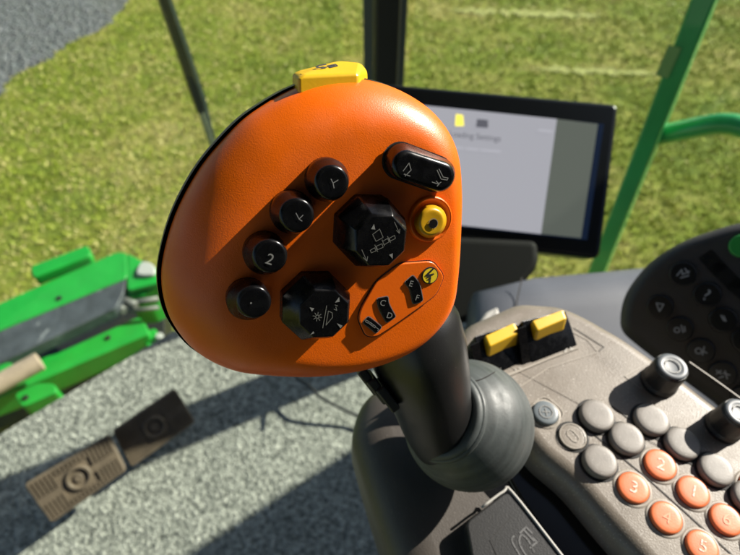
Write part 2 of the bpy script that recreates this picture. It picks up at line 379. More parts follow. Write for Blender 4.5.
# corner pillar
pc = W(386, 45, 1.06); pc.z = 0
g = empty('cab_pillar', Vector((pc.x, pc.y, FR - .1)), 'black upright cab corner pillar above the display screen', 'pillar')
hx = Vector((1, .05, 0)).normalized()
bm = bmesh.new(); obox(bm, Vector((pc.x, pc.y, FR + .8)), hx, hx.cross(Zv), Zv, .046, .06, 1.9); link('post', bm, M['pillar'], g, bevel=.006)
bm = bmesh.new(); obox(bm, Vector((pc.x - .034, pc.y + .01, FR + .8)), hx, hx.cross(Zv), Zv, .018, .02, 1.9); link('seal', bm, M['seal'], g)
bm = bmesh.new(); obox(bm, Vector((pc.x + .031, pc.y + .012, FR + .8)), hx, hx.cross(Zv), Zv, .012, .02, 1.9); link('seal', bm, M['seal'], g)
g = empty('side_window', V(.2, 1.0, FR), 'clear side window pane behind the display and keypad', 'window')
a = Vector((pc.x + .05, pc.y, 0)); b = Vector((1.25, .95, 0)); dv = (b - a).normalized()
bm = bmesh.new(); obox(bm, (a + b) / 2 + Zv * (FR + .78), dv, dv.cross(Zv), Zv, (b - a).length, .005, 1.7); link('glass_pane', bm, M['glass'], g)
# shell behind and above the camera (seen only in reflections, shades the interior)
M['lining'] = mat('dark_grey_lining', (.05, .05, .052), .8)
bm = bmesh.new(); obox(bm, V(-.05, -.32, FR + 1.66), Rv, Fv, Zv, 1.66, 2.0, .06); tag(link('cab_roof', bm, M['lining']), 'dark lined cab roof overhead above the seat', 'roof')
bm = bmesh.new(); obox(bm, V(-1.2, 0, FR + .8), Rv, Fv, Zv, 2.0, .04, 1.7); tag(link('rear_wall', bm, M['lining']), 'dark lined rear cab wall behind the seat', 'wall')
f0 = 0; r0 = 1.75  # unseen panel added off to the side, slanted to cast the floor's shadow band
bm = bmesh.new(); 
def tohit(p):
    p = Vector(p); t = (r0 - p.dot(Rv)) / S.dot(Rv); q = p + S * t; return q.dot(Fv), q.z
(fa, za), (fb, zb) = tohit((-.016, .472, FR)), tohit((-.328, .263, FR)); sl = (fb - fa) / (zb - za)
SP = Frame(V(0, r0, 0), -Rv, Fv); zt = FR + 1.45
pr_ = [(-1.9, FR), (fa + (FR - za) * sl, FR), (fa + (zt - za) * sl, zt), (-1.9, zt)]
q_ = [((Fv * a + Zv * b + Rv * r0 - SP.o).dot(SP.x), (Fv * a + Zv * b + Rv * r0 - SP.o).dot(SP.y)) for a, b in pr_]
prism(bm, SP, q_, -.04, 0); tag(link('floor_shadow_panel', bm, M['lining'], bevel=.004), 'unseen dark panel added outside the cab to shade the floor', 'panel')

# wiper on windshield
wp, wnrm = V(.975, 0, 0), Fv
g = empty('windscreen_wiper', PP(212, 142, wp, wnrm), 'thin black wiper lying diagonally on the windscreen', 'wiper')
bm = bmesh.new(); P = [PP(a, b, wp, wnrm) for a, b in ((150, -40), (163, 0), (180, 50), (196, 98), (201, 112))]
for a, b in zip(P, P[1:]): bar(bm, a, b, .014, .012, Rv)
link('wiper_arm', bm, M['steel_black'], g)
bm = bmesh.new(); P = [PP(a, b, wp + Fv * .006, wnrm) for a, b in ((156, -40), (169, 0), (187, 50), (203, 98), (214, 145))]
for a, b in zip(P, P[1:]): bar(bm, a, b, .007, .01, Rv)
link('blade', bm, M['seal'], g)
bm = bmesh.new(); P = [PP(a, b, wp, wnrm) for a, b in ((196, 98), (212, 145))]; tube(bm, P, .006, 8); link('blade_tip', bm, M['chrome'], g)

# green handrail outside
px_, py_ = .625, .996
vn = Vector((px_, py_, 0)).normalized()
A1 = PP(610, 240, Vector((px_, py_, 0)), vn); A0 = PP(705, 0, Vector((px_, py_, 0)) , vn)
dd = (A0 - A1); top = A0 + dd * .6; bot = A1 - dd * 1.6
g = empty('grab_rail', bot, 'green steel grab rail post with a side bar outside the window', 'grab rail')
bm = bmesh.new(); bar(bm, bot, top, .038, .13, vn.cross(Zv)); link('post', bm, M['green_rail'], g, bevel=.006)
def HR(a, b, off=0): return PP(a, b, Vector((px_, py_, 0)) + vn * off, vn)
bm = bmesh.new(); tube(bm, crv([HR(652, 137), HR(680, 131), HR(710, 125), HR(726, 124), HR(742, 127), HR(790, 145), HR(840, 200)], 6), .021, 14); link('side_bar', bm, M['green_rail'], g, smooth=True)
bm = bmesh.new(); fq = Frame(HR(668, 62, -.068), -vn, vn.cross(Zv) * -1)
DC = fq.uv(668, 62); 
rect = lambda c, w, h: [(c[0] - w, c[1] - h), (c[0] + w, c[1] - h), (c[0] + w, c[1] + h), (c[0] - w, c[1] + h)]
flat(bm, fq, rect(DC, .011, .030), .0); link('reflected_decal', bm, mat('decal_reflection', (.22, .42, .16), .5), g)  # reflection of a yellow decal in the glass, painted as a patch on the post

# ------------------------------------------------------------------ harvester header (left, outside)
K = 190 / 527.0
def hc(pts): return [(x * K, 230 + y * K) for x, y in pts]
HZ = 1.05
H = Frame((0, 0, HZ), (0, 0, 1))
g = empty('crop_header', H.w(*H.uv(60, 340), -.4), 'bright green front attachment with dark rubber flap beyond the cab floor', 'header')
def hplate(name, pts, h0, h1, m, edge=.005, rr=.018, ref=None):
    bm = bmesh.new(); ref = h1 if ref is None else ref
    prism(bm, H, round_poly(H.uvs(hc(pts), ref), rr), h0, h1, edge, 3); return link(name, bm, m, g, smooth=False, bevel=0)
hplate('upper_deck', [(-260, 318), (-260, 392), (0, 278), (352, 132), (350, 62), (325, 60), (100, 158)], -.02, .0, M['green'])
hplate('deck_corner', [(351, 63), (353, 168), (442, 146), (520, 120), (520, 60), (440, 108)], -.024, -.003, M['green'])
hplate('guard_plate', [(85, 100), (240, 42), (248, 50), (252, 70), (95, 132), (88, 122)], -.02, .03, M['green'])
hplate('rubber_flap', [(-260, 386), (0, 270), (350, 125), (343, 170), (322, 215), (0, 368), (-260, 490)], -.06, -.006, M['flap'])
hplate('trough', [(-260, 460), (360, 190), (450, 170), (460, 330), (150, 500), (-260, 640)], -.50, -.34, M['steel_black'])
hplate('lower_beam', [(-260, 490), (0, 375), (150, 345), (385, 240), (405, 262), (412, 290), (112, 422), (0, 470), (-260, 560)], -.20, -.10, M['green'])
hplate('beam_lip', [(-260, 572), (0, 452), (108, 402), (408, 274), (414, 288), (114, 416), (0, 466), (-260, 586)], -.16, -.07, M['green'])
hplate('mounting_bracket', [(38, 455), (100, 425), (150, 425), (160, 448), (60, 492)], -.14, -.05, M['green'])
hplate('corner_bracket', [(0, 372), (30, 365), (45, 385), (10, 420), (-40, 430), (-60, 385)], -.12, -.02, M['green'])
hplate('end_plate', [(392, 285), (432, 270), (446, 345), (425, 358), (405, 320)], -.45, -.12, M['green'])
hplate('end_plate', [(345, 168), (440, 128), (446, 150), (400, 180), (350, 186)], -.24, -.04, M['green'])
bm = bmesh.new(); tube(bm, [H.w(*H.uv(*hc([q])[0], .02), .02) for q in ((-120, 485), (0, 425), (112, 363))], .036, 16); link('roller_pipe', bm, M['wood'], g, bevel=.004)
bm = bmesh.new()
for q0, q1, r_ in (((330, 190), (380, 210), .018), ((350, 205), (440, 190), .012), ((360, 225), (440, 215), .009), ((320, 205), (345, 225), .016)):
    tube(bm, [H.w(*H.uv(*hc([q])[0], -.05), -.05) for q in (q0, q1)], r_, 10)
link('linkage', bm, mat('dull_steel', (.16, .16, .15), .6, metal=.4), g, smooth=True)
bm = bmesh.new(); c = H.uv(*hc([(412, 115)])[0], .0); prism(bm, H, smooth_poly([(c[0] - .04, c[1] - .025), (c[0] + .025, c[1] - .03), (c[0] + .035, c[1]), (c[0], c[1] + .04), (c[0] - .04, c[1] + .04)], 5), 0, .015, .008); link('reflector', bm, M['white_dirty'], g, smooth=True)
bm = bmesh.new(); c = H.uv(*hc([(440, 292)])[0], -.1); prism(bm, H, circ(c, .016, 16), -.13, -.1, .006); link('reflector', bm, M['white_dirty'], g, smooth=True)
bm = bmesh.new()
bm.free()
for q, z_ in (((165, 190), .0), ((72, 466), -.05), ((300, 300), -.10)):
    bm = bmesh.new(); c = H.uv(*hc([q])[0], z_); prism(bm, H, circ(c, .012, 6), z_ - .01, z_ + .008, .003, 2); link('bolt', bm, M['steel_black'], g)

# ------------------------------------------------------------------ pedals
def pedal(corners, label, hgt):
    p = [PZ(a, b, FR + z) for (a, b), z in zip(corners, hgt)]      # order: outer-top, inner-top, inner-bottom, outer-bottom
    o = sum(p, Vector()) / 4; x = (p[1] - p[0] + p[2] - p[3]).normalized(); n = x.cross(p[0] - p[3]).normalized()
    if n.z < 0: n = -n
    fr = Frame(o, n, x); q = [((v - o).dot(fr.x), (v - o).dot(fr.y)) for v in p]
    g = empty('brake_pedal', Vector((o.x, o.y, FR)), label, 'pedal', 'pedals on the cab floor')
    bm = bmesh.new(); prism(bm, fr, round_poly(q, .008), -.014, 0, .003)
    def bl(s, t): return tuple((Vector(q[3]) * (1 - s) + Vector(q[2]) * s) * (1 - t) + (Vector(q[0]) * (1 - s) + Vector(q[1]) * s) * t)
    pad = link('pad', bm, M['pedal'], g)
    bm = bmesh.new()
    for i in range(20):
        s = .04 + .92 * i / 19
        for t0, t1, k in ((.05, .42, 5), (.58, .95, 5)):
            for j in range(k):
                t = t0 + (t1 - t0) * (j + .5) / k
                if abs(s - .5) < .17 and abs(t - .5) < .28: continue
                c = Vector(bl(s, t)); a = .0026; d = (t1 - t0) / k * .042
                ux = (Vector(bl(1, .5)) - Vector(bl(0, .5))).normalized(); uy = Vector((-ux.y, ux.x))
                prism(bm, fr, [tuple(c + ux * i_ * .0023 + uy * j_ * .0024) for i_, j_ in ((-1, -1), (1, -1), (1, 1), (-1, 1))], -.001, .0048)
    link('tread', bm, M['pedal'], g)
    bm = bmesh.new(); c = bl(.5, .5); ro, ri = .022, .015; n_ = 36
    loops = []
    for rr, hh in ((ro, -.001), (ro, .004), (ro - .002, .006), (ri + .002, .006), (ri, .004), (ri, -.001)):
        loops.append([fr.w(c[0] + rr * math.cos(2 * math.pi * k / n_), c[1] + rr * math.sin(2 * math.pi * k / n_), hh) for k in range(n_)])
    loft(bm, loops, False, False); prism(bm, fr, circ(c, .008, 20), -.001, .004, .002)
    link('ring_emblem', bm, M['pedal'], g, smooth=False)
    bm = bmesh.new(); e = fr.w(*bl(.5, .8), -.012); bar(bm, e, e + Vector((.0, .03, -hgt[0] + .04)), .035, .012, fr.x); link('pedal_arm', bm, M['steel_black'], g, bevel=.002)
pedal([(23, 485), (109, 434), (127, 470), (51, 524)], 'tan brown left pedal pad, fully sunlit, with ring in the middle', (.13, .13, .08, .08))
pedal([(112, 431), (175, 388), (196, 422), (131, 468)], 'brown right pedal pad, upper half in black shadow', (.10, .10, .05, .05))
# wire on the floor
bm = bmesh.new()
tube(bm, crv([W(365, 345, 1.12), PZ(298, 372, FR + .05), PZ(312, 388, FR + .05), PZ(322, 398, FR + .045), PZ(345, 410, FR + .03), PZ(366, 420, FR + .02), PZ(400, 440, FR + .02)], 8), .0035, 8)
tag(link('floor_cable', bm, M['steel_black'], smooth=True), 'thin black cable curving over the carpet below the orange lever head', 'cable')

# ------------------------------------------------------------------ armrest console
CZ = CAMZ - .27
C = Frame((0, 0, CZ), (0.03, -0.02, 1)); C.o = PZ(600, 430, CZ)
g = empty('armrest_console', C.w(0, 0, -.12), 'taupe armrest console carrying grey and orange round buttons beside the lever', 'console'); CON = g
top = [(452, 345), (470, 322), (520, 300), (562, 303), (585, 313), (624, 335), (680, 374), (745, 424), (850, 500), (1000, 620), (900, 760), (735, 660), (655, 575), (612, 528), (575, 484), (540, 455), (528, 440), (500, 400)]
tp = round_poly(C.uvs(top), .006, 4)
bm = bmesh.new()
loops = [[C.w(u, v, -.05) for u, v in tp]]
for k in range(9):
    a = math.pi / 2 * k / 8; loops.append([C.w(u, v, -.012 + .012 * math.sin(a)) for u, v in offset_poly(tp, .010 * (1 - math.cos(a)) - .002)])
loft(bm, loops); link('top_shell', bm, M['console'], g, smooth=True)
# side body, lower and to the left
body = [(352, 428), (360, 398), (376, 380), (400, 366), (440, 350), (520, 330), (600, 420), (700, 560), (860, 760), (560, 860), (420, 640), (392, 560), (372, 500), (358, 455)]
bp_ = C.uvs(body, -.022); bp_ = smooth_poly(bp_, 5)
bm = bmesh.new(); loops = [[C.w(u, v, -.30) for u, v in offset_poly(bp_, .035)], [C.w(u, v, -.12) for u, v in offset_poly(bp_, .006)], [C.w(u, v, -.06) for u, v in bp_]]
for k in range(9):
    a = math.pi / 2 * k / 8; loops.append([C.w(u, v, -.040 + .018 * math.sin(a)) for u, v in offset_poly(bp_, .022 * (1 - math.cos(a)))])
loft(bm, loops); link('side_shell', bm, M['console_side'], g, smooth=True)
# dark recess and tray plate
bm = bmesh.new(); prism(bm, C, round_poly(C.uvs([(500, 462), (530, 452), (600, 520), (680, 600), (760, 700), (690, 720), (590, 600), (520, 500)], -.019), .004), -.03, -.019, .002); link('recess', bm, M['console_dark'], g)
bm = bmesh.new(); pl = C.uvs([(466, 522), (504, 493), (513, 493), (562, 557), (640, 660), (560, 720), (480, 600)], -.012); prism(bm, C, round_poly(pl, .003), -.022, -.012, .001); tray = link('tray_plate', bm, M['plate'], g)
bm = bmesh.new(); e = C.uvs([(482, 507), (504, 491), (512, 491.5), (562, 555), (610, 617)], -.011)
tube(bm, crv([C.w(u, v, -.0115) for u, v in e], 4), .0007, 6); link('rim', bm, M['pale_trim'], tray, smooth=True)
bm = bmesh.new()
strokes(bm, C, [C.uvs(smooth_poly([(514, 536), (512, 541), (518, 552), (524, 562), (530, 562), (520, 545), (521, 535), (528, 540), (534, 552), (528, 540), (521, 532)], 3)[:27], -.0118), C.uvs([(524, 530), (534, 541)], -.0118), C.uvs([(520, 533), (526, 527), (532, 533)], -.0118), C.uvs([(530, 548), (537, 542), (533, 538)], -.0118)], .0008, -.0118); link('symbol', bm, M['tray_print'], tray)
bm = bmesh.new(); strokes(bm, C, [C.uvs([(497, 555), (490, 540), (512, 517)], -.0118)], .0004, -.0118); link('outline', bm, M['groove'], tray)

def cbutton(px, py, rpx, hgt, m, name, base=None, legend=None, lm=None, flatness=.4, ring=False):
    """round console button; px,py of its top centre"""
    c = C.uv(px, py, hgt); d = (C.w(*c, hgt) - CO).dot(-camdir(0, 0, 1)); r = rpx * d / FPX
    bm = bmesh.new(); n = 36; loops = []
    for rr, hh in ((1.0, -.001), (1.0, hgt * .45), (.985, hgt * .72), (.94, hgt * .9), (.84, hgt * .985), (.6, hgt * 1.02), (.3, hgt * 1.03), (.02, hgt * 1.03)):
        loops.append([C.w(c[0] + r * rr * math.cos(2 * math.pi * k / n), c[1] + r * rr * math.sin(2 * math.pi * k / n), hh) for k in range(n)])
    loft(bm, loops, False, True); o = link(name, bm, m, g, smooth=True)
    bm = bmesh.new(); loops = []
    r1 = r * (1.10 if not ring else 1.16)
    for rr, hh in ((r1 + .0006, 0.0), (r1, .0006 if ring else .0003), (r * 1.01, .0006 if ring else .0003), (r * 1.005, -.001)):
        loops.append([C.w(c[0] + rr * math.cos(2 * math.pi * k / n), c[1] + rr * math.sin(2 * math.pi * k / n), hh) for k in range(n)])
    loft(bm, loops, False, False); link('surround', bm, M['pale_ring'] if ring else M['groove'], o, smooth=True)
    if legend:
        bm = bmesh.new(); text_bm(bm, C, legend, c, r * 1.1, -R(28), hgt * 1.03 + .0002); link('legend', bm, lm or M['white_wear'], o)
    return o, c, r
greys = [(598, 414), (628, 437), (601, 460), (653, 418), (684, 442), (718, 468), (752, 496)]
for p in greys: cbutton(p[0], p[1], 17, .0038, M['grey_button'], 'grey_button')
oranges = [(661, 464, '2'), (634, 487, '3'), (694, 491, '1'), (667, 517, '4'), (727, 519, '6'), (703, 546, '5'), (757, 487, '8'), (762, 548, '7'), (738, 574, '9')]
for x, y, t in oranges: cbutton(x, y, 15.8, .0022, M['orange_button'], 'orange_button', legend=t, lm=M['white_wear'] if t not in '46' else mat('faint_print', (.62, .24, .12), .5), ring=True)
# two flat legend buttons at the left
o, c, r = cbutton(546, 412, 13, .0026, mat('blue_grey_button', (.12, .14, .15), .35), 'round_button', ring=True)
bm = bmesh.new(); strokes(bm, C, [circ(c, r * .5, 20) + [circ(c, r * .5, 20)[0]], [(c[0] - r * .3, c[1]), (c[0] + r * .3, c[1])], [(c[0], c[1] - r * .3), (c[0], c[1] + r * .3)]], .0005, .0030); link('symbol', bm, M['legend'], o)
bm = bmesh.new(); sq = C.uvs([(531, 404), (546, 395), (566, 412), (552, 430), (534, 420)], .0004)
strokes(bm, C, [round_poly(sq, .004, 4) + [round_poly(sq, .004, 4)[0]]], .0005, .0006); link('button_border', bm, M['pale_ring'], g)
o, c, r = cbutton(573, 436, 14, .0012, M['console'], 'round_button', ring=False)
bm = bmesh.new(); strokes(bm, C, [circ(c, r * .92, 28) + [circ(c, r * .92, 28)[0]], capsule((c[0] - .0008, c[1] + .0012), (c[0] + .0008, c[1] - .0012), r * .28, 6) + [capsule((c[0] - .0008, c[1] + .0012), (c[0] + .0008, c[1] - .0012), r * .28, 6)[0]]], .00045, .0016); link('symbol', bm, M['pale_ring'], o)
# grooves between the button rows
bm = bmesh.new()
strokes(bm, C, [C.uvs([(612, 406), (640, 427), (672, 450), (709, 477), (740, 500), (800, 545)], .0003), C.uvs([(580, 423), (590, 431), (618, 454), (646, 477), (682, 509), (716, 540), (760, 580)], .0003)], .0006, .0003); link('groove', bm, M['groove'], g)
# raised border lines round the knob panel and the lever panel
bm = bmesh.new()
strokes(bm, C, [C.uvs([(640, 388), (625, 376), (650, 362)], .0003), ], .0006, .0003); link('panel_line', bm, M['pale_ring'], g)
bm = bmesh.new(); strokes(bm, C, [C.uvs([(690, 362), (720, 383), (760, 412)], .0003)], .0006, .0003); link('panel_line', bm, M['pale_ring'], g)
bm = bmesh.new(); strokes(bm, C, [C.uvs([(512, 392), (548, 368), (598, 352), (588, 340), (560, 325)], .0003)], .0005, .0003); link('panel_line', bm, M['pale_ring'], g)
bm = bmesh.new()
strokes(bm, C, [C.uvs([(598, 352), (604, 347), (574, 328)], .0003)], .0005, .0003); link('groove', bm, M['groove'], g)
bm = bmesh.new(); text_bm(bm, C, '<+', C.uv(569, 350, .0004), .006, R(20), .0005); link('legend', bm, M['pale_trim'], g)
bm = bmesh.new(); text_bm(bm, C, '+>', C.uv(519, 370, .0004), .006, R(20), .0005); link('legend', bm, M['pale_trim'], g)
# rotary knobs
def knob(px, py, rpx, hgt):
    c = C.uv(px, py, hgt); d = (C.w(*c, hgt) - CO).dot(-camdir(0, 0, 1)); r = rpx * d / FPX; n = 48
    bm = bmesh.new(); loops = []
    for rr, hh in ((1.12, -.001), (1.12, .002), (1.03, .004), (1.0, hgt * .93), (.93, hgt)):
        loops.append([C.w(c[0] + r * rr * (1 + (.012 if (k % 4 < 2 and hh > .003) else 0)) * math.cos(2 * math.pi * k / n), c[1] + r * rr * (1 + (.012 if (k % 4 < 2 and hh > .003) else 0)) * math.sin(2 * math.pi * k / n), hh) for k in range(n)])
    loft(bm, loops); o = link('rotary_knob', bm, M['black'], g, smooth=False)
    bm = bmesh.new(); loops = []
    for rr, hh in ((.90, hgt - .001), (.90, hgt + .0006), (.84, hgt + .0012), (.6, hgt + .0008), (.3, hgt + .0004), (.02, hgt + .0004)):
        loops.append([C.w(c[0] + r * rr * math.cos(2 * math.pi * k / n), c[1] + r * rr * math.sin(2 * math.pi * k / n), hh) for k in range(n)])
    loft(bm, loops, False, True); link('knob_cap', bm, mat('blue_grey_cap', (.07, .08, .09), .42), o, smooth=True)
    bm = bmesh.new(); cc = circ(c, r * .45, 24); strokes(bm, C, [cc + [cc[0]]], .0007, hgt + .0012); link('cap_ring', bm, M['legend'], o)
knob(672, 367, 16.5, .0165); knob(740, 413, 16.5, .0165)

# yellow and black flip levers
def flip(pts_top, name_idx):
    (x0, y0), (x1, y1), (x2, y2), (x3, y3) = pts_top       # yellow top face: left-back, right-back, right-front, left-front
    h = .017
    a, b, c, d = [C.uv(x, y, h) for x, y in pts_top]
    ux = (Vector(b) - Vector(a)).normalized()
    bm = bmesh.new(); P = [Vector(v) for v in (a, b, c, d)]; fw = (P[3] - P[0])
    nrm = Vector((ux.y, -ux.x)); nrm = nrm if nrm.dot(fw) > 0 else -nrm
    front = [P[3] + nrm * .002, P[2] + nrm * .002]
    vs = [C.w(*P[0], h), C.w(*P[1], h), C.w(*P[2], h - .001), C.w(*P[3], h - .001), C.w(*front[1], h - .012), C.w(*front[0], h - .012), C.w(*P[0], h - .012), C.w(*P[1], h - .012)]
    for v in vs: bm.verts.new(v)
    bmesh.ops.convex_hull(bm, input=bm.verts)
    o = link('flip_lever', bm, M['yellow'], g, bevel=.0015, angle=25)
    bm = bmesh.new(); L_ = P[0] - ux * .005; Rr = P[1] + ux * .0045
    for v in [C.w(*(L_ + nrm * k), hh) for k, hh in ((-.002, h + .0), (-.006, -.001), (.017, -.001), (.0070, h - .009))] + [C.w(*(Rr + nrm * k), hh) for k, hh in ((-.002, h - .006), (-.006, -.001), (.017, -.001), (.0070, h - .011))]: bm.verts.new(v)
    bmesh.ops.convex_hull(bm, input=bm.verts)
    link('lever_base', bm, M['black_gloss'], o, bevel=.0008)
    bm = bmesh.new()
    for v in [C.w(*(L_ + nrm * k - ux * w_), hh) for k, hh in ((.002, h + .0015), (-.004, -.001), (.016, -.001)) for w_ in (0, .0055)]: bm.verts.new(v)
    bmesh.ops.convex_hull(bm, input=bm.verts); link('cheek', bm, M['black_gloss'], o, bevel=.0008)
flip([(484, 336), (515, 322), (521, 331), (489, 346)], 0)
flip([(531, 321), (564, 309), (568, 317), (537, 330)], 1)
bm = bmesh.new(); P = C.uvs([(505, 372), (545, 357), (576, 346), (580, 350), (548, 362), (510, 378)], .001); prism(bm, C, offset_poly(P, .0012), -.001, .0009, .0003); link('panel_lip', bm, M['pale_ring'], g)

# ------------------------------------------------------------------ joystick
Hn = camdir(.29, -.30, .91); HF = Frame(W(318, 240, .178), Hn)
ballC = W(468, 424, .268); axis_b = (W(446, 440, .240) - ballC)
J = empty('control_joystick', Vector((ballC.x, ballC.y, CZ)), 'orange headed multi function joystick on grey rubber boot in the foreground', 'joystick')
D = .015
outl = [(312, 82), (288, 91), (264, 105), (243, 120), (222, 141), (203, 164), (188, 188), (175, 215), (166, 243), (161, 271), (163, 298), (173, 324), (195, 350), (228, 367), (262, 372), (305, 373), (345, 368), (380, 358), (410, 343), (433, 322), (447, 298), (452, 268), (455, 230), (457, 190), (455, 155), (446, 130), (428, 108), (400, 90), (370, 80), (340, 78)]
NO = 4
ol = smooth_poly(HF.uvs(outl, -D), NO); Nn = len(ol)
cx, cy = HF.uv(330, 245, -D * .5)
cen = Vector((cx, cy))
def blend(u, v):
    """how wide the rounded shoulder is: broad at the left, tight at the right and bottom"""
    d = (Vector((u, v)) - cen).normalized(); t = .5 - .5 * d.dot(Vector((.85, -.5)).normalized()); return .88 - .30 * t
bm = bmesh.new(); loops = []
NR = 30
for k in range(NR + 1):
    q = k / NR
    lp = []
    for (u, v) in ol:
        s0 = blend(u, v)
        s = 1 - q ** 1.5 * .97
        if s > s0: a = (s - s0) / (1 - s0); h = -D * (1 - math.sqrt(max(0, 1 - a ** 2.1)))
        else: h = 0
        h += .0016 * (1 - min(1, s) ** 2) - .0016
        p = cen + (Vector((u, v)) - cen) * s; lp.append(HF.w(p.x, p.y, h))
    loops.append(lp)
loft(bm, loops, False, True)
head = link('head_shell', bm, M['orange'], J, smooth=True)
bm = bmesh.new(); loops = []
for s, h in ((1.0, -D - .0012), (1.006, -D - .0022), (1.006, -D - .006), (.99, -D - .010), (.93, -D - .015), (.8, -D - .019), (.5, -D - .022), (.1, -D - .023)):
    loops.append([HF.w(*(cen + Vector((-.0012, .0003)) + (Vector(p) - cen) * s), h) for p in ol])
loft(bm, loops, False, True); link('back_shell', bm, M['black_shell'], J, smooth=True)

def hbutton(bpx, bpy, cpx, cpy, rb, rc, t, name, mat_, poly=None, edge=.0012):
    """button on the head: base centre (px), cap centre (px), radii in px"""
    k = .180 / FPX
    b = Vector(HF.uv(bpx, bpy, 0)); c = Vector(HF.uv(cpx, cpy, t)); n = 48 if not poly else poly; ph = 0 if not poly else R(22.5 - 4)
    rb *= k * 1.04; rc *= k * 1.0
    prof = [(rb, -.004, 0), (rb, t * .30, .12), (rb * .98 if poly else rb * .97, t * .42, .25)]
    for q in range(6):
        a = math.pi / 2 * q / 5; prof.append((rc - edge * (1 - math.cos(a)), t - edge + edge * math.sin(a), 1))
    if poly: prof = [(rb, -.004, 0), (rb, t * .45, .15), (rc, t - edge, .95), (rc - edge * .8, t, 1)]
    bm = bmesh.new(); loops = []
    for r_, h_, f in prof:
        o = b.lerp(c, f); loops.append([HF.w(o.x + r_ * math.cos(ph + 2 * math.pi * j / n), o.y + r_ * math.sin(ph + 2 * math.pi * j / n), h_) for j in range(n)])
    if not poly:
        o = c
        for r_, h_ in ((rc * .6, t - .00008), (rc * .2, t - .0001)): loops.append([HF.w(o.x + r_ * math.cos(2 * math.pi * j / n), o.y + r_ * math.sin(2 * math.pi * j / n), h_) for j in range(n)])
    loft(bm, loops); ob = link(name, bm, mat_, J, smooth=not poly, bevel=.0004 if poly else 0)
    return ob, c, rc
def sym(parent, lines_px, t, w=.00024, m='legend', name='symbol'):
    bm = bmesh.new(); strokes(bm, HF, [HF.uvs(l, t) for l in lines_px], w, t + .00012); return link(name, bm, M[m], parent)
BT = .0085
rounds = [((326, 179), (332, 183), '1'), ((291, 211), (297, 216), '2'), ((264, 252), (270, 257), '3'), ((247, 298), (254, 303), '4')]
for i, (b, c, t) in enumerate(rounds):
    ob, cc, rc = hbutton(*b, *c, 20, 16.5, BT, 'round_button', M['black_gloss'])
    x, y = c
    if i == 0: sym(ob, [[(x - 1, y - 4), (x + 1, y), (x + 6, y - 3)], [(x + 1, y), (x + 2, y + 5)]], BT, m='legend_dim')
    if i == 1: sym(ob, [[(x - 1, y - 3), (x + 2, y + 3), (x + 5, y + 5)], [(x + 2, y + 3), (x + 6, y - 1)]], BT, m='legend_dim')
    if i == 2:
        bm = bmesh.new(); text_bm(bm, HF, '2', HF.uv(x, y + 2, BT), .0048, R(-25), BT + .00012); link('symbol', bm, M['legend'], ob)
    if i == 3:
        bm = bmesh.new(); flat(bm, HF, circ(HF.uv(x - 3, y, BT), .0003, 10), BT + .00012); link('symbol', bm, M['legend'], ob)
OT = .012
ob, cc, rc = hbutton(366, 228, 381, 241, 35.5, 29, OT, 'octagonal_button', M['black_gloss'], poly=8)
def T8(x, y): return (330 + x * .198, 170 + y * .198)
sym(ob, [[T8(*q) for q in l] for l in (
    [(215, 325), (250, 298), (268, 340), (232, 360), (215, 325)], [(325, 262), (350, 318)], [(335, 305), (350, 320), (352, 298)], [(160, 402), (185, 458)], [(168, 442), (186, 460), (190, 436)],
    [(203, 405), (225, 392), (232, 408), (208, 418), (203, 405)], [(232, 385), (262, 372), (268, 390), (240, 402), (232, 385)], [(265, 360), (290, 345), (298, 362), (272, 378), (265, 360)], [(298, 345), (325, 330), (330, 345), (305, 358), (298, 345)], [(240, 412), (226, 378)], [(275, 382), (262, 352)], [(305, 366), (290, 335)])], OT, w=.00018, m='metal_print')
bm = bmesh.new()
for tri in ([(207, 298), (222, 272), (228, 300)], [(298, 428), (316, 420), (316, 448)]): flat(bm, HF, HF.uvs([T8(*q) for q in tri], OT), OT + .00012)
link('arrow_mark', bm, M['legend'], ob)
ob, cc, rc = hbutton(313, 303, 324, 314, 35.5, 29, OT * .8, 'octagonal_button', M['black_gloss'], poly=8)
O2 = OT * .8
def T2(x, y): return (220 + x * .2344, 220 + y * .2344)
sun_c = (415, 412)
rays = [[(sun_c[0] + 9 * math.cos(a), sun_c[1] + 9 * math.sin(a)), (sun_c[0] + 19 * math.cos(a), sun_c[1] + 19 * math.sin(a))] for a in [k * math.pi / 4 + .2 for k in range(8)]]
ring = [(sun_c[0] + 7 * math.cos(a), sun_c[1] + 7 * math.sin(a)) for a in [k * math.pi / 4 for k in range(9)]]
sym(ob, [[T2(*q) for q in l] for l in rays + [ring, [(455, 365), (438, 460)], [(462, 388), (452, 448), (480, 415), (478, 395), (462, 388)], [(486, 380), (498, 385), (494, 370)], [(490, 362), (502, 366)]]], O2, w=.00020, m='metal_print')
bm = bmesh.new()
for tri in ([(490, 352), (508, 328), (510, 348)], [(382, 372), (402, 376), (392, 390)], [(498, 440), (522, 450), (514, 462)], [(384, 490), (398, 474), (402, 482)]): flat(bm, HF, HF.uvs([T2(*q) for q in tri], O2), O2 + .00012)
link('arrow_mark', bm, M['legend'], ob)
